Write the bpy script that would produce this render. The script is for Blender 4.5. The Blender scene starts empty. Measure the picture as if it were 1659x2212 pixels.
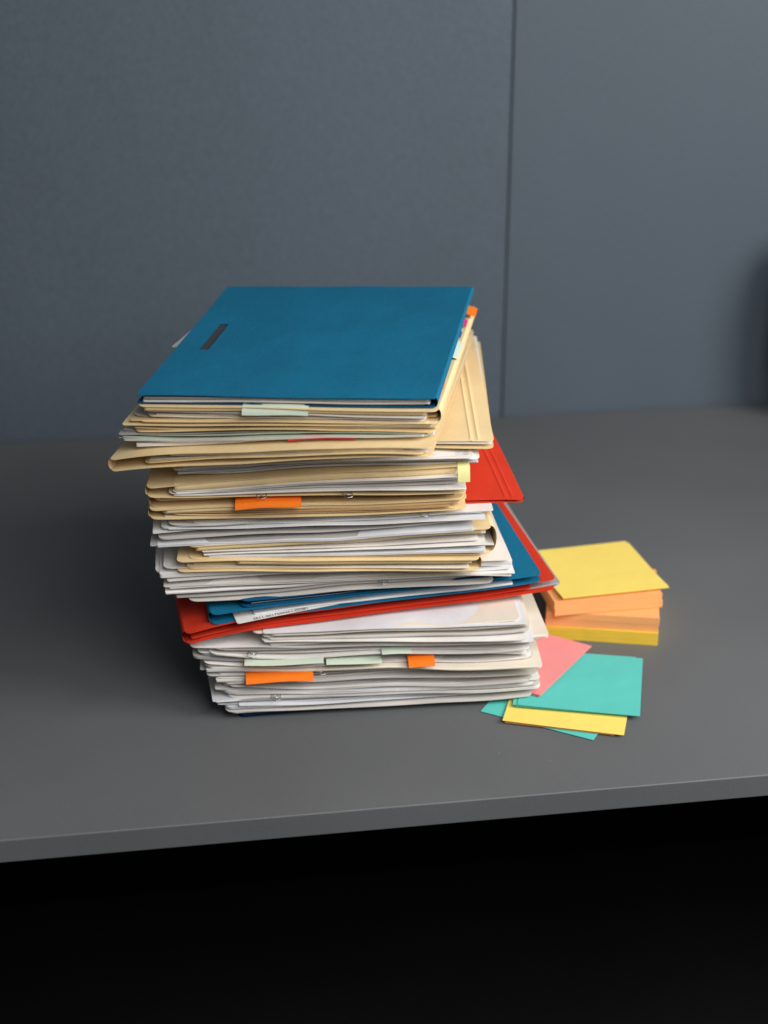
import bpy, bmesh, math, random
from mathutils import Vector, noise, Matrix
random.seed(11)
sc = bpy.context.scene
COL = sc.collection
R = math.radians

# ------------------------------------------------------------------ materials
def srgb(c):
    return tuple(((v/255)/12.92 if v/255 <= .04045 else ((v/255+.055)/1.055)**2.4) for v in c)

def mat_paper(name, rgb, rough=.75, var=.12, lines=.25, fibre=900, bump=.08, spec=.3, wear=0):
    m = bpy.data.materials.new(name); m.use_nodes = True
    nt = m.node_tree; n = nt.nodes; l = nt.links
    b = n["Principled BSDF"]
    col = srgb(rgb)
    tc = n.new("ShaderNodeTexCoord")
    big = n.new("ShaderNodeTexNoise"); big.inputs["Scale"].default_value = 14; big.inputs["Detail"].default_value = 5
    l.new(tc.outputs["Object"], big.inputs["Vector"])
    mp = n.new("ShaderNodeMapping"); mp.inputs["Scale"].default_value = (3, 3, 1400)
    l.new(tc.outputs["Object"], mp.inputs["Vector"])
    ln = n.new("ShaderNodeTexNoise"); ln.inputs["Scale"].default_value = 1.0; ln.inputs["Detail"].default_value = 3
    l.new(mp.outputs["Vector"], ln.inputs["Vector"])
    geo = n.new("ShaderNodeNewGeometry"); sep = n.new("ShaderNodeSeparateXYZ")
    l.new(geo.outputs["True Normal"], sep.inputs[0])
    ab = n.new("ShaderNodeMath"); ab.operation = 'ABSOLUTE'; l.new(sep.outputs["Z"], ab.inputs[0])
    st = n.new("ShaderNodeMapRange"); st.inputs["From Min"].default_value = .3; st.inputs["From Max"].default_value = .7
    st.inputs["To Min"].default_value = lines; st.inputs["To Max"].default_value = 0
    l.new(ab.outputs[0], st.inputs["Value"])
    r1 = n.new("ShaderNodeMapRange"); r1.inputs["From Min"].default_value = .3; r1.inputs["From Max"].default_value = .7
    r1.inputs["To Min"].default_value = 1-var; r1.inputs["To Max"].default_value = 1+var*.4
    l.new(big.outputs["Fac"], r1.inputs["Value"])
    r2 = n.new("ShaderNodeMapRange"); r2.inputs["From Min"].default_value = .35; r2.inputs["From Max"].default_value = .6
    r2.inputs["To Min"].default_value = 1; r2.inputs["To Max"].default_value = 0
    l.new(ln.outputs["Fac"], r2.inputs["Value"])
    mu = n.new("ShaderNodeMath"); mu.operation = 'MULTIPLY'; l.new(r2.outputs[0], mu.inputs[0]); l.new(st.outputs[0], mu.inputs[1])
    inv = n.new("ShaderNodeMath"); inv.operation = 'SUBTRACT'; inv.inputs[0].default_value = 1; l.new(mu.outputs[0], inv.inputs[1])
    tot = n.new("ShaderNodeMath"); tot.operation = 'MULTIPLY'; l.new(inv.outputs[0], tot.inputs[0]); l.new(r1.outputs[0], tot.inputs[1])
    sc_ = n.new("ShaderNodeVectorMath"); sc_.operation = 'SCALE'; sc_.inputs[0].default_value = col
    l.new(tot.outputs[0], sc_.inputs["Scale"])
    last = sc_.outputs[0]
    fb = n.new("ShaderNodeTexNoise"); fb.inputs["Scale"].default_value = fibre; fb.inputs["Detail"].default_value = 2
    l.new(tc.outputs["Object"], fb.inputs["Vector"])
    if wear:
        wr = n.new("ShaderNodeMapRange"); wr.inputs["From Min"].default_value = .6; wr.inputs["From Max"].default_value = .8
        wr.inputs["To Max"].default_value = wear; l.new(fb.outputs["Fac"], wr.inputs["Value"])
        mx = n.new("ShaderNodeMix"); mx.data_type = 'RGBA'; l.new(wr.outputs[0], mx.inputs["Factor"])
        l.new(last, mx.inputs["A"]); mx.inputs["B"].default_value = (.55, .62, .66, 1)
        last = mx.outputs["Result"]
    l.new(last, b.inputs["Base Color"])
    dn_ = n.new("ShaderNodeTexNoise"); dn_.inputs["Scale"].default_value = 35; dn_.inputs["Detail"].default_value = 3
    l.new(tc.outputs["Object"], dn_.inputs["Vector"])
    bp0 = n.new("ShaderNodeBump"); bp0.inputs["Strength"].default_value = .45; bp0.inputs["Distance"].default_value = .002
    l.new(dn_.outputs["Fac"], bp0.inputs["Height"])
    bp = n.new("ShaderNodeBump"); bp.inputs["Strength"].default_value = bump; bp.inputs["Distance"].default_value = .001
    l.new(bp0.outputs[0], bp.inputs["Normal"])
    l.new(fb.outputs["Fac"], bp.inputs["Height"]); l.new(bp.outputs[0], b.inputs["Normal"])
    b.inputs["Roughness"].default_value = rough
    b.inputs["Specular IOR Level"].default_value = spec
    return m

M = {
 'w1': mat_paper("paper_white", (238, 234, 229)),
 'w2': mat_paper("paper_cool_white", (226, 227, 230)),
 'w3': mat_paper("paper_recycled_grey", (212, 207, 201)),
 'w4': mat_paper("paper_warm_white", (234, 223, 206)),
 'w5': mat_paper("paper_grey", (174, 170, 167)),
 'grn': mat_paper("paper_pale_green", (190, 202, 180)),
 'pnk': mat_paper("paper_pale_pink", (226, 190, 186)),
 'man': mat_paper("manila_card", (240, 214, 164), var=.1, lines=.06),
 'man2': mat_paper("manila_card_worn", (226, 198, 146), var=.14, lines=.06),
 'kraft': mat_paper("kraft_card", (196, 156, 108), var=.1, lines=.1),
 'blue': mat_paper("petrol_blue_card", (10, 108, 144), var=.1, lines=0, wear=.18, rough=.8, spec=.2),
 'blue2': mat_paper("blue_card", (14, 84, 124), var=.12, lines=0, wear=.08, rough=.75, spec=.2),
 'navy': mat_paper("dark_blue_card", (14, 48, 78), var=.1, lines=0, wear=.05, rough=.7, spec=.2),
 'red': mat_paper("red_card", (212, 58, 34), var=.14, lines=0, wear=.04, rough=.7, spec=.2),
 'red2': mat_paper("dark_red_card", (176, 44, 30), var=.1, lines=0, rough=.7, spec=.2),
 'tor': mat_paper("sticky_orange", (246, 122, 22), var=.03, lines=0),
 'tred': mat_paper("sticky_red", (214, 40, 34), var=.03, lines=0),
 'tmag': mat_paper("sticky_magenta", (206, 44, 120), var=.03, lines=0),
 'tgrn': mat_paper("sticky_pale_green", (204, 216, 198), var=.03, lines=0),
 'tyel': mat_paper("sticky_pale_yellow", (236, 230, 160), var=.03, lines=0),
 'tblu': mat_paper("sticky_blue", (44, 60, 140), var=.03, lines=0),
 'nyel': mat_paper("note_yellow", (248, 222, 112), var=.03, lines=.12),
 'nyel2': mat_paper("note_deep_yellow", (246, 206, 72), var=.03, lines=.12),
 'nor': mat_paper("note_orange", (252, 176, 110), var=.03, lines=.12),
 'npink': mat_paper("note_pink", (236, 146, 146), var=.04, lines=.15),
 'nteal': mat_paper("note_teal", (92, 198, 188), var=.04, lines=.15),
 'slot': mat_paper("slot_dark_grey", (62, 66, 70), var=.1, lines=0),  # dark tone of the strip added under the slot
 'ink': mat_paper("black_ink", (40, 40, 44), var=0, lines=0),
}

def mat_surface(name, rgb, rough, noise_scale, var, bump, stretch=(1,1,1), fine=1400, spec=.4, fleck=0, dust=0):
    m = bpy.data.materials.new(name); m.use_nodes = True
    nt = m.node_tree; n = nt.nodes; l = nt.links; b = n["Principled BSDF"]
    tc = n.new("ShaderNodeTexCoord")
    mp = n.new("ShaderNodeMapping"); mp.inputs["Scale"].default_value = stretch
    l.new(tc.outputs["Object"], mp.inputs["Vector"])
    a = n.new("ShaderNodeTexNoise"); a.inputs["Scale"].default_value = noise_scale; a.inputs["Detail"].default_value = 6
    l.new(mp.outputs[0], a.inputs["Vector"])
    f = n.new("ShaderNodeTexNoise"); f.inputs["Scale"].default_value = fine; f.inputs["Detail"].default_value = 2
    l.new(mp.outputs[0], f.inputs["Vector"])
    r = n.new("ShaderNodeMapRange"); r.inputs["From Min"].default_value = .3; r.inputs["From Max"].default_value = .7
    r.inputs["To Min"].default_value = 1-var; r.inputs["To Max"].default_value = 1+var
    l.new(a.outputs["Fac"], r.inputs["Value"])
    r2 = n.new("ShaderNodeMapRange"); r2.inputs["From Min"].default_value = .3; r2.inputs["From Max"].default_value = .7
    r2.inputs["To Min"].default_value = 1-fleck; r2.inputs["To Max"].default_value = 1+fleck
    l.new(f.outputs["Fac"], r2.inputs["Value"])
    mm = n.new("ShaderNodeMath"); mm.operation = 'MULTIPLY'; l.new(r.outputs[0], mm.inputs[0]); l.new(r2.outputs[0], mm.inputs[1])
    s = n.new("ShaderNodeVectorMath"); s.operation = 'SCALE'; s.inputs[0].default_value = srgb(rgb)
    l.new(mm.outputs[0], s.inputs["Scale"]); last = s.outputs[0]
    if dust:
        vo = n.new("ShaderNodeTexVoronoi"); vo.inputs["Scale"].default_value = 28
        l.new(tc.outputs["Object"], vo.inputs["Vector"])
        dr = n.new("ShaderNodeMapRange"); dr.inputs["From Min"].default_value = .022; dr.inputs["From Max"].default_value = .034
        dr.inputs["To Min"].default_value = dust; dr.inputs["To Max"].default_value = 0
        l.new(vo.outputs["Distance"], dr.inputs["Value"])
        mx = n.new("ShaderNodeMix"); mx.data_type = 'RGBA'; l.new(dr.outputs[0], mx.inputs["Factor"])
        l.new(last, mx.inputs["A"]); mx.inputs["B"].default_value = (.4, .4, .4, 1); last = mx.outputs["Result"]
    l.new(last, b.inputs["Base Color"])
    rr = n.new("ShaderNodeMapRange"); rr.inputs["To Min"].default_value = rough-.08; rr.inputs["To Max"].default_value = rough+.08
    l.new(a.outputs["Fac"], rr.inputs["Value"]); l.new(rr.outputs[0], b.inputs["Roughness"])
    bp = n.new("ShaderNodeBump"); bp.inputs["Strength"].default_value = bump; bp.inputs["Distance"].default_value = .001
    l.new(f.outputs["Fac"], bp.inputs["Height"]); l.new(bp.outputs[0], b.inputs["Normal"])
    b.inputs["Specular IOR Level"].default_value = spec
    return m
M_desk = mat_surface("desk_laminate", (98, 100, 102), .5, 4, .08, .12, fine=900, fleck=.1, dust=.35)
M_wall = mat_surface("wall_panel_fabric", (80, 91, 102), .6, 2.2, .08, .25, stretch=(1, 1, .35), fine=600, fleck=.14)
M_floor = mat_surface("floor_dark", (26, 27, 28), .8, 4, .2, .1)
M_black = mat_surface("black_fabric", (12, 14, 17), .9, 8, .2, .3, spec=.1)
M_steel = bpy.data.materials.new("clip_steel"); M_steel.use_nodes = True
_b = M_steel.node_tree.nodes["Principled BSDF"]; _b.inputs["Metallic"].default_value = 1; _b.inputs["Roughness"].default_value = .25
_n = M_steel.node_tree.nodes.new("ShaderNodeTexNoise"); _n.inputs["Scale"].default_value = 300
_r = M_steel.node_tree.nodes.new("ShaderNodeMapRange"); _r.inputs["To Min"].default_value = .15; _r.inputs["To Max"].default_value = .4
M_steel.node_tree.links.new(_n.outputs["Fac"], _r.inputs["Value"]); M_steel.node_tree.links.new(_r.outputs[0], _b.inputs["Roughness"])
_b.inputs["Base Color"].default_value = (.6, .6, .62, 1)

# ------------------------------------------------------------------ helpers
def empty(name, loc, label, cat, group=None):
    o = bpy.data.objects.new(name, None); o.empty_display_size = .02
    o.location = loc; o["label"] = label; o["category"] = cat
    if group: o["group"] = group
    COL.objects.link(o); return o

class Build:
    """collects geometry in world coordinates, writes it relative to an origin"""
    def __init__(s): s.v = []; s.f = []; s.m = []; s.mats = []
    def mi(s, key):
        mt = M[key] if isinstance(key, str) else key
        if mt not in s.mats: s.mats.append(mt)
        return s.mats.index(mt)
    def obj(s, name, origin=(0, 0, 0), parent=None, smooth=True):
        me = bpy.data.meshes.new(name)
        ox = Vector(origin)
        me.from_pydata([tuple(Vector(p)-ox) for p in s.v], [], s.f)
        for mt in s.mats: me.materials.append(mt)
        me.polygons.foreach_set("material_index", s.m)
        me.update()
        if smooth:
            me.polygons.foreach_set("use_smooth", [True]*len(s.f))
            try: me.set_sharp_from_angle(angle=R(40))
            except Exception: pass
        o = bpy.data.objects.new(name, me); COL.objects.link(o)
        if parent: o.parent = parent
        else: o.location = origin
        return o

GL = .0038; LO = .0010
def warp(X, Y, z, seed, glob=GL, loc=LO):
    g = noise.noise(Vector((X*8+3, Y*4, z*22)))*glob
    f = noise.noise(Vector((X*16+seed*7.3, Y*6+seed*3.1, seed*1.7)))*loc
    return g+f

US = [0, .004, .012, .03] + [.03+.94*i/26 for i in range(1, 26)] + [.97, .988, .996, 1]

class Sheet:
    """a (possibly bent) rectangular sheet lying in the pile"""
    def __init__(s, XL, YL, W, D, rot, zl, zr, t, seed=0, rad=.002, glob=GL, loc=LO, curlL=0, curlR=0, curlF=0, back=0, crease=(), fold=False):
        s.__dict__.update(locals())
    def pt(s, u, y, dz=0):
        W = s.W; ins = 0
        if y < s.rad: ins = s.rad-math.sqrt(max(0, s.rad**2-(s.rad-y)**2))
        x = ins+u*(W-2*ins)
        c, sn = math.cos(R(s.rot)), math.sin(R(s.rot))
        X = s.XL+x*c-y*sn; Y = s.YL+x*sn+y*c
        z = s.zl+(s.zr-s.zl)*x/W+warp(X, Y, s.zl, s.seed, s.glob, s.loc)
        z += s.curlL*max(0, 1-x/.07)**2 + s.curlR*max(0, 1-(W-x)/.07)**2
        z += s.curlF*max(0, 1-y/.05)**2 + s.back*(y/s.D)
        for cx in s.crease: z += .0006*math.exp(-((W-x-cx)/.0009)**2)
        return (X, Y, max(z, s.t+.0002)+dz)
    def add(s, B, mat, hole=None, extra_u=(), extra_y=()):
        ex = set(extra_u); h = s.t/2*.96
        for cx in s.crease:
            for q in (-.003, -.0015, -.0007, 0, .0007, .0015, .003): ex.add(1-(cx+q)/s.W)
        us = sorted(set(US) | ex)
        r = s.rad
        ys = [0, r*.08, r*.3, r*.6, r]+[r+(s.D-r)*k for k in (.03, .08, .16, .28, .42, .58, .75, .9, 1)]
        fy = set(h*q for q in (.05, .2, .45, .75, 1)) if s.fold else set()
        ys = sorted(set(ys) | set(extra_y) | fy)
        nu, ny = len(us), len(ys); b0 = len(B.v); mi = B.mi(mat)
        def e(y):
            if not s.fold or y >= h: return 0
            return h*(1-math.sqrt(max(0, 1-(1-y/h)**2)))
        for y in ys:
            for u in us: B.v.append(s.pt(u, y, -e(y)))
        for y in ys:
            for u in us: B.v.append(s.pt(u, y, -s.t+e(y)))
        N = nu*ny
        def F(a): B.f.append(a); B.m.append(mi)
        for j in range(ny-1):
            for i in range(nu-1):
                if hole and hole(us[i]*s.W+1e-6, us[i+1]*s.W-1e-6, ys[j]+1e-6, ys[j+1]-1e-6): continue
                a = b0+j*nu+i
                F((a, a+1, a+nu+1, a+nu)); a += N
                F((a, a+nu, a+nu+1, a+1))
        for i in range(nu-1):
            a = b0+i; F((a, a+N, a+N+1, a+1))
            a = b0+(ny-1)*nu+i; F((a, a+1, a+1+N, a+N))
        for j in range(ny-1):
            a = b0+j*nu; F((a, a+nu, a+nu+N, a+N))
            a = b0+j*nu+nu-1; F((a, a+N, a+N+nu, a+nu))

def spine(B, mat, top, bot, side, bulge=.45):
    u = 0 if side == 'L' else 1; sg = -1 if side == 'L' else 1
    mi = B.mi(mat)
    ys = [top.rad+(top.D-top.rad)*k for k in (0, .03, .08, .16, .28, .42, .58, .75, .9, 1)]
    K = 8; b0 = len(B.v)
    c, sn = math.cos(R(top.rot)), math.sin(R(top.rot))
    for y in ys:
        a = Vector(top.pt(u, y)); b = Vector(bot.pt(u, y, -bot.t))
        mid = (a+b)/2; h = (a-b)/2; hh = h.length*bulge
        for k in range(K+1):
            th = math.pi*k/K
            p = mid+h*math.cos(th)+Vector((c, sn, 0))*sg*hh*math.sin(th)
            B.v.append(tuple(p))
    for j in range(len(ys)-1):
        for k in range(K):
            a = b0+j*(K+1)+k; B.f.append((a, a+1, a+K+2, a+K+1)); B.m.append(mi)

def fill_sheets(B, XL, YL, W, D, rot, zl0, zr0, zl1, zr1, n, mats, jx=.005, jy=.0038, jr=1.2, rad=.002, glob=GL, loc=.0016, curlL=0, curlR=0, seed0=0, cj=.0014, tj=.0008):
    ws = [random.choice((.35, .5, .8, 1.4, 2.4, 3))*random.uniform(.8, 1.2) for _ in range(n)]; S = sum(ws); acc = 0; out = []
    for i, w in enumerate(ws):
        acc += w/S
        j1, j2 = (random.gauss(0, tj), random.gauss(0, tj)) if 0 < i < n-1 else (0, 0)
        zl = zl0+(zl1-zl0)*acc; zr = zr0+(zr1-zr0)*acc
        t = max(.00025, min((zl1-zl0), (zr1-zr0))*w/S*random.uniform(.6, .95))
        dx = random.gauss(0, jx); dy = abs(random.gauss(0, jy))*random.choice((.3, .7, 1, 2.6))
        s = Sheet(XL+dx, YL+dy, W-dx*.5+random.gauss(0, jx*.6), D-random.uniform(0, .02), rot+random.gauss(0, jr), zl+j1, zr+j2, t,
                  seed=seed0+i+random.random(), rad=random.choice((rad, rad, .0012, .007)), glob=glob, loc=loc,
                  curlL=curlL+random.gauss(0, cj), curlR=curlR+random.gauss(0, cj), curlF=random.gauss(0, cj*.7), fold=(t > .0008 and random.random() < .6))
        s.add(B, random.choice(mats)); out.append(s)
    return out

def bundle(label, **k):
    o = (k['XL']+k['W']/2, k['YL']+k['D']/2, (k['zl0']+k['zr0'])/2)
    e = empty("paper_bundle", o, label, "papers", "paper bundles in the pile")
    B = Build(); sh = fill_sheets(B, **k); B.obj("paper_sheet", o, e)
    return e, o, sh

def folder(label, color, XL, YL, W, D, rot, zl0, zr0, zl1, zr1, n, mats, side='L', inner=(.006, .010, .004), card=.0006, rad=.006,
           curlL=0, curlR=0, hole=None, eu=(), ey=(), bulge=.45, seed=0, glob=GL, loc=.0008, ploc=None, gap=1.5, jx=.004, jy=.003, jr=.8, cat="folder", bottom=None, crease=(), cj=.0008, topc=(0, 0), flap=None):
    o = (XL+W/2, YL+D/2, (zl0+zr0)/2)
    e = empty("document_folder", o, label, cat, "document folders in the pile")
    top = Sheet(XL, YL, W, D, rot, zl1, zr1, card, seed=seed+.3, rad=rad, glob=glob, loc=loc, curlL=curlL+topc[0], curlR=curlR+topc[1], crease=crease)
    bt = bottom or {}
    bot = Sheet(XL+bt.get('dx', 0), YL+bt.get('dy', .001), W, D, rot+bt.get('rot', 0), zl0+card, zr0+card, card, seed=seed+.3, rad=rad, glob=glob, loc=loc, curlL=curlL, curlR=curlR)
    B = Build(); top.add(B, color, hole, eu, ey); bot.add(B, bt.get('mat', color))
    if not (bt.get('dx', 0)): spine(B, color, top, bot, side, bulge)
    B.obj("folder_cover", o, e)
    if flap:                                  # inner card jacket folded along its front edge
        fx, fw, ft, fm, fdy = flap
        zt = lambda x: zl1+(zr1-zl1)*x/W-card*1.4
        B = Build(); c, sn = math.cos(R(rot)), math.sin(R(rot))
        Sheet(XL+fx*c-fdy*sn, YL+fx*sn+fdy*c, fw, D-.02, rot+.4, zt(fx), zt(fx+fw), ft, seed=seed+.3, rad=.004, glob=glob, loc=loc*.8, fold=True).add(B, fm)
        B.obj("inner_jacket", o, e)
    if n:
        B = Build(); c, sn = math.cos(R(rot)), math.sin(R(rot)); il, ir, iy = inner
        f = il/W; g = 1-ir/W
        L = lambda a, b, q: a+(b-a)*q
        dz = flap[2] if flap else 0
        fill_sheets(B, XL+il*c-iy*sn, YL+il*sn+iy*c, W-il-ir, D-.01-iy, rot,
                    L(zl0, zr0, f)+card, L(zl0, zr0, g)+card, L(zl1, zr1, f)-card*gap-dz, L(zl1, zr1, g)-card*gap-dz, n, mats,
                    jx=jx, jy=jy, jr=jr, glob=glob, curlL=curlL*.8, curlR=curlR*.8, seed0=seed*10, cj=cj*.5, loc=loc if ploc is None else ploc, tj=.0003)
        B.obj("paper_sheet", o, e)
    return e, o, top, bot

def tab(e, o, mat, X, Y, z, w, rot=0, out=.010, drop=.004, slope=0, name="index_tab", back=.02):
    """thin sticky flag clamped between sheets: flat tongue inside, free end bending down in front"""
    B = Build(); mi = B.mi(mat); c, sn = math.cos(R(rot)), math.sin(R(rot))
    prof = [(back, 0), (.0, 0), (-out*.35, -drop*.15), (-out*.7, -drop*.5), (-out, -drop)]
    nx = 8; ph = random.uniform(0, 6); am = random.uniform(.0004, .0011)
    for k in (0, 1):
        for (y, dz) in prof:
            for i in range(nx+1):
                x = w*i/nx
                B.v.append((X+x*c-y*sn, Y+x*sn+y*c, z+dz+slope*x+am*math.sin(x*70+ph)*(1 if y < .01 else .2)-k*.0002))
    P = len(prof); N = P*(nx+1)
    for j in range(P-1):
        for i in range(nx):
            a = j*(nx+1)+i; B.f.append((a, a+nx+1, a+nx+2, a+1)); B.m.append(mi)
            a += N; B.f.append((a, a+1, a+nx+2, a+nx+1)); B.m.append(mi)
    for i in range(nx):
        a = (P-1)*(nx+1)+i; B.f.append((a, a+N, a+N+1, a+1)); B.m.append(mi)
    for j in range(P-1):
        for q in (0, nx):
            a = j*(nx+1)+q; B.f.append((a, a+N, a+N+nx+1, a+nx+1)); B.m.append(mi)
    return B.obj(name, o, e)

# ------------------------------------------------------------------ setting
DA = R(8.5); dO = Vector((0, 1.0705, 0)); dd = Vector((math.cos(DA), math.sin(DA), 0)); dn = Vector((-math.sin(DA), math.cos(DA), 0))
def box(name, a0, a1, b0, b1, z0, z1, mat, bev=.0, seg=3):
    bm = bmesh.new(); bmesh.ops.create_cube(bm, size=1)
    for v in bm.verts:
        v.co = Vector(((v.co.x)*(a1-a0), (v.co.y)*(b1-b0), (v.co.z+.5)*(z1-z0)))
    if bev: bmesh.ops.bevel(bm, geom=list(bm.edges), offset=bev, segments=seg, affect='EDGES', profile=.5)
    me = bpy.data.meshes.new(name); bm.to_mesh(me); bm.free(); me.materials.append(mat)
    ob = bpy.data.objects.new(name, me); COL.objects.link(ob)
    ob.location = dO+dd*(a0+a1)/2+dn*(b0+b1)/2+Vector((0, 0, z0)); ob.rotation_euler = (0, 0, DA)
    return ob
desk = empty("desk", dO+dn*.43+Vector((0, 0, -.73)), "dark grey matte desk with thin front edge", "desk")
top = box("desk_top", -1.5, 1.5, 0, .858, -.021, 0, M_desk, .0012)
def reparent(o, p):
    o.parent = p; o.matrix_parent_inverse = Matrix.Translation(-p.location)
reparent(top, desk)
for a in (-1.48, 1.43):
    leg = box("side_panel", a, a+.05, .05, .85, -.73, -.0215, M_desk, .001); reparent(leg, desk)
for (a0, a1, off) in ((-1.6, .2835, 0), (.2850, 1.6, .0012)):
    w = box("wall_panel", a0, a1, .862+off, .89, -.02, 1.9, M_wall, .002)
    w["label"] = "matt blue-grey wall panel behind the desk"; w["category"] = "wall"; w["group"] = "wall panels behind the desk"
bw = box("wall", -1.8, 1.8, .895, .93, -.73, 1.9, M_black); bw["label"] = "black backing wall standing in for the dark under the desk"; bw["category"] = "wall"  # shade below the desk is put into this wall's black colour
fl = box("floor", -3, 3, -2.5, 1.2, -.78, -.731, M_floor); fl["kind"] = "structure"; fl["label"] = "dark floor under the desk"; fl["category"] = "floor"

# ------------------------------------------------------------------ the pile (metres, from the bottom up)
Y0 = 1.205
PG = ['w1', 'w2', 'w3', 'w3', 'w5', 'w1']
folder("dark blue folder at the bottom of the pile", 'navy', -.127, Y0+.001, .260, .31, 9.5, .0008, .0008, .0038, .0038, 2, ['w3'], side='R', seed=1, glob=.0003, loc=.0003)
bundle("grey and white paper sheets low in the pile", XL=-.141, YL=Y0-.003, W=.272, D=.30, rot=8.5, zl0=.0042, zr0=.0042, zl1=.0205, zr1=.0145, n=8, mats=['w3', 'w2', 'w5', 'w3'], seed0=10, rad=.007, jy=.0015, glob=.0015, tj=.0003)
e3, o3, _ = bundle("thick bundle of white paper sheets with an orange flag", XL=-.143, YL=Y0, W=.277, D=.30, rot=6.5, zl0=.0205, zr0=.0145, zl1=.042, zr1=.037, n=12, mats=PG, seed0=30, rad=.006)
e4, o4, _ = bundle("worn white documents with pale green flags", XL=-.157, YL=Y0+.001, W=.288, D=.30, rot=4.8, zl0=.042, zr0=.037, zl1=.072, zr1=.065, n=16, mats=PG+['w4'], seed0=60, jx=.006, rad=.005)
e5, o5, _ = bundle("white papers lying under the red folder", XL=-.105, YL=Y0+.003, W=.228, D=.30, rot=4.5, zl0=.072, zr0=.066, zl1=.087, zr1=.088, n=9, mats=['w1', 'w1', 'w2', 'w3', 'w4', 'w1'], seed0=90)
bundle("grey papers under the red folder", XL=-.163, YL=Y0+.006, W=.323, D=.30, rot=11, zl0=.080, zr0=.090, zl1=.0845, zr1=.0965, n=4, mats=['w3', 'w1', 'w5'], seed0=110, curlL=-.008, curlR=.002, jx=.002, cj=.0005, jr=.3, tj=.0002)
folder("red cardboard folder with red inner covers", 'red', -.168, Y0-.007, .326, .305, 11.5, .0845, .0965, .0955, .107, 3, ['red', 'red2', 'red'], side='L', curlL=-.008, seed=3, inner=(.008, .02, .002), crease=(.012, .018), glob=.0028)
eb, ob_, tb, _ = folder("blue cardboard folder on the red folder", 'blue', -.146, Y0-.002, .289, .30, 10.5, .0965, .1075, .107, .1145, 4, ['w1', 'w2', 'blue2', 'blue2'], side='L', seed=4, inner=(.03, .03, .004), curlL=-.003, glob=.0028)
# printed sheet peeping out of the blue folder
B = Build(); ps = Sheet(-.124, Y0-.0045, .20, .27, 17, .0995, .1065, .0004, seed=4.6, loc=.0004, curlL=-.002, glob=.0028); ps.add(B, 'w1'); B.obj("paper_sheet", ob_, eb)
def text_on(sheet, body, x, y, size, parent, origin, turn=0):
    cu = bpy.data.curves.new("t", 'FONT'); cu.body = body; cu.size = size; cu.extrude = .00004
    tmp = bpy.data.objects.new("t", cu); COL.objects.link(tmp)
    dg = bpy.context.evaluated_depsgraph_get(); me = bpy.data.meshes.new_from_object(tmp.evaluated_get(dg)); bpy.data.objects.remove(tmp)
    ct, st_ = math.cos(R(turn)), math.sin(R(turn))
    for v in me.vertices:
        xx = x+v.co.x*ct-v.co.y*st_; yy = y+v.co.x*st_+v.co.y*ct
        p = sheet.pt(xx/sheet.W, max(0, yy)); v.co = Vector((p[0], p[1], p[2]+.00012+v.co.z))-Vector(origin)
    me.materials.clear(); me.materials.append(M['ink'])
    o = bpy.data.objects.new("printed_text", me); COL.objects.link(o); o.parent = parent
text_on(ps, "2011-0017509451-05281", .014, .0008, .0048, eb, ob_)
folder("dark blue thin folder under white papers", 'blue2', -.121, Y0+.004, .235, .29, 9.5, .108, .115, .1145, .1195, 3, ['blue', 'w3', 'navy'], side='L', seed=5, glob=.0028)
bundle("large white sheets across the pile", XL=-.170, YL=Y0+.003, W=.262, D=.30, rot=7, zl0=.1145, zr0=.1195, zl1=.1215, zr1=.1245, n=4, mats=['w5', 'w3', 'w1'], seed0=130, tj=.0003)
eG6, oG6, _ = bundle("wide bundle of white landscape sheets", XL=-.187, YL=Y0-.002, W=.297, D=.30, rot=6, zl0=.1215, zr0=.1245, zl1=.144, zr1=.1395, n=9, mats=['w1', 'w2', 'w1', 'w3'], seed0=150, jx=.003, curlR=-.001)
folder("manila folder with papers", 'man', -.173, Y0-.002, .254, .30, 3, .143, .1395, .1535, .151, 4, ['w1', 'man2', 'w4', 'kraft'], side='R', seed=6, flap=(.05, .198, .0042, 'man2', .001))
folder("manila folder with white papers and pale label", 'man', -.163, Y0+.001, .254, .30, 4, .1535, .152, .166, .176, 5, ['w1', 'w1', 'w2', 'w1'], side='R', seed=7, inner=(.016, .004, .0), flap=(.006, .242, .0045, 'man', .001))
eG9, oG9, _ = bundle("loose white and grey paper sheets", XL=-.184, YL=Y0, W=.268, D=.30, rot=4.5, zl0=.164, zr0=.175, zl1=.187, zr1=.1885, n=10, mats=['w3', 'w5', 'w1', 'w2', 'w3'], seed0=190, curlL=-.001, rad=.006)
bundle("white sheets sticking out of the pile", XL=-.155, YL=Y0+.006, W=.247, D=.32, rot=5, zl0=.187, zr0=.1885, zl1=.190, zr1=.1915, n=3, mats=['w1', 'w2'], seed0=210, tj=.0002)
folder("red cardboard folder sticking out of the pile", 'red', -.135, Y0+.012, .256, .31, 6.5, .1885, .1905, .1915, .1935, 2, ['red', 'red2'], side='R', seed=8, curlR=-.003, crease=(.010, .016), inner=(.006, .02, .004))
e10, o10, _, _ = folder("worn manila folder with an orange flag", 'man', -.193, Y0-.001, .262, .30, 2.5, .1895, .1945, .2005, .2045, 4, ['man', 'w3', 'man2', 'kraft'], side='L', seed=9, curlL=.002, inner=(.01, .01, .002), topc=(-.003, 0), flap=(.012, .245, .0045, 'man', .001))
folder("manila folder with brown card inside", 'man2', -.192, Y0+.002, .258, .30, 2, .2005, .2045, .2115, .2125, 5, ['man', 'kraft', 'w4', 'man2'], side='L', seed=10, curlL=-.001)
e11, o11, _, _ = folder("thick manila folder with white papers", 'man', -.194, Y0-.003, .262, .30, 1.5, .2115, .2125, .2245, .237, 5, ['w1', 'w2', 'w4', 'w1'], side='L', seed=11, inner=(.02, .002, -.001), topc=(-.003, .001), flap=(.022, .232, .0065, 'man', .000))
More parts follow.
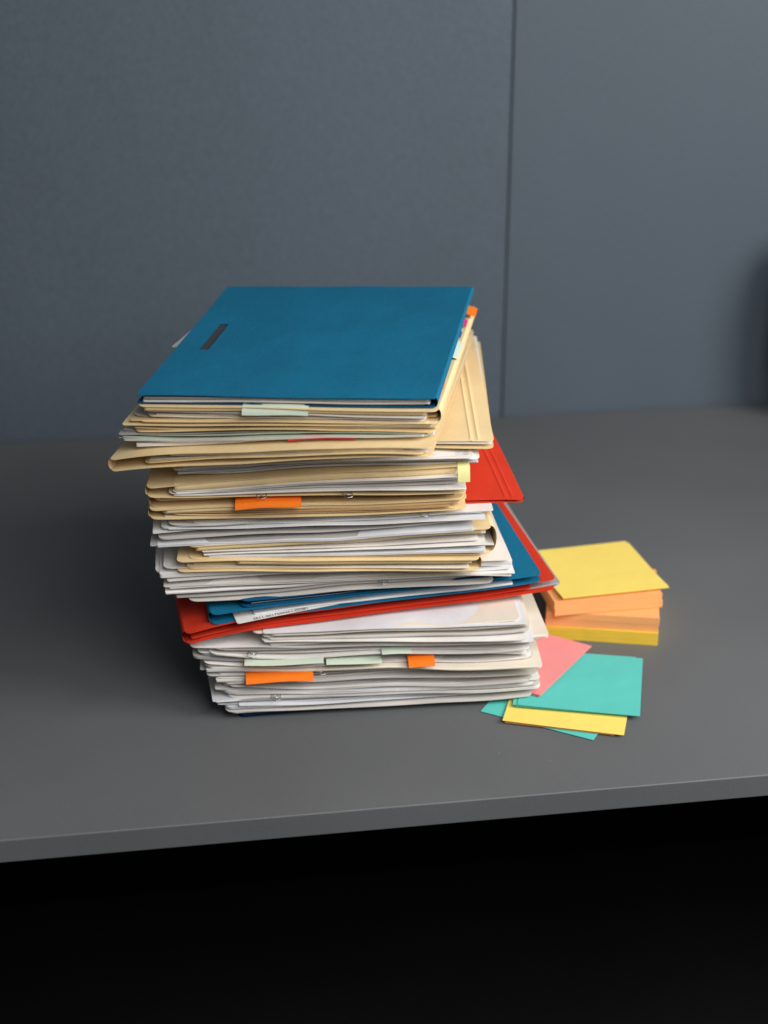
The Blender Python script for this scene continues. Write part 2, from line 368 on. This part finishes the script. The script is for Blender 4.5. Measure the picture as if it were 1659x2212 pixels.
bundle("white papers bulging between manila folders", XL=-.167, YL=Y0+.0, W=.241, D=.30, rot=1.5, zl0=.2245, zr0=.237, zl1=.243, zr1=.2475, n=8, mats=['w1', 'w2', 'w1', 'w3', 'w2'], seed0=260, rad=.006)
eB, oB, tB, _ = folder("large manila folder jutting out with a crease", 'man', -.110, Y0+.012, .200, .303, .5, .2465, .2485, .2505, .2555, 3, ['w1', 'w3', 'man2'], side='L', seed=21, inner=(.01, .002, .001), crease=(.013, .019), loc=.0005)
folder("wide manila folder overhanging the pile", 'man', -.222, Y0-.008, .262, .31, -9, .2430, .2640, .255, .2715, 4, ['w4', 'man', 'w1', 'man2'], side='L', seed=12, curlL=-.005, inner=(.03, .006, .002), bulge=.5, topc=(-.002, 0), flap=(.05, .19, .0030, 'man2', .002))
e14, o14, _ = bundle("grey papers with a red flag and green sheets", XL=-.211, YL=Y0+.001, W=.246, D=.28, rot=-8, zl0=.255, zr0=.271, zl1=.268, zr1=.281, n=7, mats=['w5', 'w3', 'grn', 'man', 'w1'], seed0=290, jx=.004, jr=.7)
bundle("pale papers and thin card sheets", XL=-.205, YL=Y0+.001, W=.247, D=.28, rot=-8, zl0=.268, zr0=.281, zl1=.277, zr1=.288, n=6, mats=['w3', 'man2', 'w1', 'man', 'w5'], seed0=310, jr=.7, tj=.0004)
e15, o15, _, _ = folder("manila folder beneath the blue top folder", 'man', -.197, Y0-.002, .241, .29, -8.5, .277, .288, .290, .2990, 5, ['w4', 'man', 'w1', 'w3'], side='R', seed=13, glob=.0024, flap=(.004, .228, .0036, 'man', .001))
# loose sheets peeking out behind the left side of the top folder
B = Build()
for (x, y, wd, dp, rt, z, mt) in ((-.189, Y0+.155, .15, .075, -14, .2905, 'w2'), (-.170, Y0+.215, .13, .10, -9, .2908, 'w4')):
    Sheet(x, y, wd, dp, rt, z, z+.003, .0003, seed=x*100, glob=.0008, loc=.001).add(B, mt)
B.obj("paper_sheet", o15, e15)
# top folder with its punched slot
W16, D16 = .240, .320
hole = lambda x0, x1, y0, y1: x0 > .0212 and x1 < .0298 and y0 > .1205 and y1 < .1995
e16, o16, t16, _ = folder("petrol blue cardboard folder on top of the pile", 'blue', -.198, Y0, W16, D16, -8, .2910, .3000, .2985, .3085, 4, ['w3', 'w1', 'w5'], side='R',
    seed=14, hole=hole, eu=(.0214/W16, .0296/W16), ey=(.1209, .1991), glob=.0022, loc=.0012, ploc=.0002, gap=4.6, inner=(.005, .004, .001), rad=.002, jx=.0015, jr=.3, cj=.0001,
    bottom={'mat': 'blue2', 'dy': .002})
B = Build(); s = Sheet(-.198+.0195*math.cos(R(-8))-.117*math.sin(R(-8)), Y0+.0195*math.sin(R(-8))+.117*math.cos(R(-8)), .012, .086, -8, .2985, .2990, .0002, seed=14.3, rad=.001, glob=.0022, loc=.0012)
s.add(B, 'slot'); B.obj("slot_dark_strip", o16, e16)  # dark grey strip added beneath the slot so the opening looks dark

# flags
tab(e16, o16, 'tgrn', -.112, Y0-.012, .2965, .053, rot=-6, out=.005, drop=.0065)
def sidetab(e, o, mat, y, z, w, out, rotl=-8):
    c, sn = math.cos(R(rotl)), math.sin(R(rotl))
    X = -.198+W16*c-y*sn; Y = Y0+W16*sn+y*c
    tab(e, o, mat, X-.004*c, Y-.004*sn, z, w, rot=rotl+90, out=out, drop=.003)
sidetab(e16, o16, 'tor', .245, .3055, .022, .014)
sidetab(e16, o16, 'tmag', .215, .3045, .020, .008)
sidetab(e16, o16, 'tblu', .185, .3035, .018, .006)
sidetab(e16, o16, 'tgrn', .125, .303, .045, .010)
sidetab(e16, o16, 'tor', .050, .3005, .035, .008)
sidetab(e16, o16, 'tred', .015, .299, .020, .006)
tab(e14, o14, 'tred', -.076, Y0-.014, .2715, .054, rot=-6, out=.005, drop=.0030, slope=.06)
tab(e14, o14, 'grn', -.050, Y0-.014, .2665, .052, rot=-6, out=.003, drop=.002, slope=.06)
tab(e10, o10, 'tor', -.122, Y0-.003, .2065, .054, rot=3, out=.004, drop=.0042, slope=.05)
tab(e11, o11, 'tyel', .060, Y0+.003, .2385, .010, rot=3, out=.005, drop=.012)
tab(e3, o3, 'tor', -.119, Y0-.001, .0435, .058, rot=5, out=.006, drop=.0038)
tab(e4, o4, 'tor', .021, Y0+.012, .0525, .023, rot=5, out=.006, drop=.004)
tab(e4, o4, 'tgrn', -.120, Y0+.003, .0565, .068, rot=3, out=.006, drop=.0012)
tab(e4, o4, 'tgrn', -.050, Y0+.009, .0535, .048, rot=5, out=.006, drop=.001)
tab(e4, o4, 'tgrn', -.002, Y0+.012, .0605, .026, rot=6, out=.005, drop=.0006)
tab(eG9, o=oG9, mat='tmag', X=-.182, Y=Y0+.064, z=.1700, w=.024, rot=-86, out=.009, drop=.003)
tab(eG6, o=oG6, mat='tmag', X=-.186, Y=Y0+.070, z=.1330, w=.026, rot=-84, out=.009, drop=.003)

# ------------------------------------------------------------------ paper clips
def clip(X, Y, z, rot, pitch=-10, s=1.0):
    pts = [(-.003, .012), (-.003, .003), (-.0022, .0008), (0, 0), (.0022, .0008), (.003, .003), (.003, .024), (.002, .0268), (0, .0275), (-.002, .0268), (-.0028, .024), (-.0022, .006), (0, .0035), (.0016, .006), (.0018, .018)]
    cu = bpy.data.curves.new("clip", 'CURVE'); cu.dimensions = '3D'; cu.bevel_depth = .00035; cu.bevel_resolution = 3
    sp = cu.splines.new('NURBS'); sp.points.add(len(pts)-1)
    for i, (x, y) in enumerate(pts): sp.points[i].co = (x*s*1.3, y*s*1.1, .0004*(i % 2), 1)
    sp.order_u = 3; sp.use_endpoint_u = True
    tmp = bpy.data.objects.new("t", cu); COL.objects.link(tmp)
    dg = bpy.context.evaluated_depsgraph_get(); me = bpy.data.meshes.new_from_object(tmp.evaluated_get(dg)); bpy.data.objects.remove(tmp)
    me.materials.clear(); me.materials.append(M_steel)
    o = bpy.data.objects.new("paper_clip", me); COL.objects.link(o)
    o.location = (X, Y, z); o.rotation_euler = (R(-pitch), 0, R(rot))
    o["label"] = "steel wire paper clip holding sheets in the pile"; o["category"] = "paper clip"; o["group"] = "paper clips in the pile"
clip(-.100, Y0-.004, .2115, 3); clip(-.028, Y0-.004, .2125, 20); clip(-.043, Y0-.004, .2465, -20)
clip(.034, Y0+.010, .189, 10); clip(.0, Y0+.020, .1215, 12); clip(.066, Y0+.040, .113, 10)
clip(-.052, Y0+.004, .0425, 30); clip(-.115, Y0-.002, .0625, -20); clip(-.093, Y0-.001, .019, 10)

# ------------------------------------------------------------------ sticky notes
def note_block(B, X, Y, w, rot, z0, z1, n, mat, jit=.0008, curl=0, rad=.0004, jr=.3, fill=.9):
    for i in range(n):
        za = z0+(z1-z0)*(i+1)/n; t = (z1-z0)/n*fill
        s = Sheet(X+random.gauss(0, jit), Y+random.gauss(0, jit), w, w, rot+random.gauss(0, jr), za, za, t, seed=i+rot, rad=rad, glob=.0002, loc=.0001, curlF=curl, curlL=curl*.5)
        s.add(B, mat)
def pad(label, X, Y, w, rot, z0, z1, n, mat, name="sticky_note_pad", cat="sticky notes", **k):
    B = Build(); note_block(B, X, Y, w, rot, z0, z1, n, mat, **k)
    o = B.obj(name, (X+w/2, Y+w/2, z0)); o["label"] = label; o["category"] = cat; o["group"] = "sticky notes on the desk"; return o
pad("deep yellow sticky note pad on the desk", .1535, 1.3533, .107, -7.7, .0003, .0135, 2, 'nyel2', jit=.0001, jr=.03, fill=.995)
pad("orange sticky note pad on a yellow pad", .1540, 1.3540, .1065, -7.0, .0137, .0285, 2, 'nor', jit=.0002, jr=.05, fill=.995)
pad("orange sticky note pad turned on the orange pad", .1605, 1.3445, .1065, 10.4, .0290, .0435, 2, 'nor', jit=.0003, jr=.08, fill=.99)
pad("loose yellow sticky notes on top of the pads", .168, 1.346, .107, 14, .0440, .0462, 3, 'nyel', jit=.0006, jr=.5, curl=.0012, fill=.6)
pad("teal sticky note lying flat on the desk", .0855, 1.218, .105, -27, .0002, .0008, 1, 'nteal', name="sticky_note", cat="sticky note", fill=.4)
pad("orange sticky note lying under a yellow note", .1045, 1.197, .095, -13, .0010, .0014, 1, 'nor', name="sticky_note", cat="sticky note", fill=.4)
pad("yellow sticky note half covered by teal notes", .1047, 1.198, .105, -12.7, .0015, .0020, 1, 'nyel', name="sticky_note", cat="sticky note", curl=.001, fill=.4)
pad("teal sticky notes on the desk", .1163, 1.2204, .107, -9, .0022, .0042, 3, 'nteal', jit=.0012, jr=.5, curl=.0014, fill=.5)
pad("pink sticky notes leaning out from the pile", .0463, 1.2892, .107, -32, .0045, .0080, 4, 'npink', jit=.0008, jr=.6, fill=.6)

# dark soft bag standing against the wall
bm = bmesh.new(); bmesh.ops.create_icosphere(bm, subdivisions=5, radius=1)
for v in bm.verts:
    p = v.co.copy()
    q = Vector([math.copysign(abs(c)**.62, c) for c in p])
    nz = noise.noise(p*1.8)*.08+noise.noise(p*5)*.03
    v.co = Vector((q.x*.13, q.y*.055, (q.z+1)*.5*.27))*(1+nz)
zmin = min(v.co.z for v in bm.verts)
for v in bm.verts: v.co.z -= zmin
for f in bm.faces: f.smooth = True
me = bpy.data.meshes.new("bag"); bm.to_mesh(me); bm.free(); me.materials.append(M_black)
bag = bpy.data.objects.new("bag", me); COL.objects.link(bag)
bag.location = dO+dd*.768+dn*.80+Vector((0, 0, .0005)); bag.rotation_euler = (0, 0, DA)
bag["label"] = "soft black bag standing on the desk against the wall"; bag["category"] = "bag"
# ------------------------------------------------------------------ light
def area(name, loc, tgt, size, power, col, sy=None):
    L = bpy.data.lights.new(name, 'AREA'); L.energy = power; L.color = col; L.size = size
    if sy: L.shape = 'RECTANGLE'; L.size_y = sy
    o = bpy.data.objects.new(name, L); COL.objects.link(o); o.location = loc
    o.rotation_euler = (Vector(tgt)-Vector(loc)).to_track_quat('-Z', 'Y').to_euler(); return o
area("window_light", (1.35, .85, .90), (0, 1.25, .1), .75, 24, (1, .975, .945))
area("room_light", (.55, .10, 1.25), (0, 1.05, .05), 1.0, 20, (1, .99, .975))
w = bpy.data.worlds.new("World"); sc.world = w; w.use_nodes = True
w.node_tree.nodes["Background"].inputs[0].default_value = (.93, .96, 1, 1); w.node_tree.nodes["Background"].inputs[1].default_value = .10

# ------------------------------------------------------------------ camera
cam = bpy.data.cameras.new("camera"); co = bpy.data.objects.new("camera", cam); COL.objects.link(co)
cam.sensor_fit = 'HORIZONTAL'; cam.sensor_width = 24; cam.lens = 50; cam.clip_end = 50; cam.clip_start = .05
co.location = (0, 0, .7295); co.rotation_euler = (R(90-23.8), 0, 0)
cam.dof.use_dof = True; cam.dof.focus_distance = 1.33; cam.dof.aperture_fstop = 3.2
sc.camera = co
sc.view_settings.view_transform = 'Standard'; sc.view_settings.look = 'None'; sc.view_settings.exposure = 0
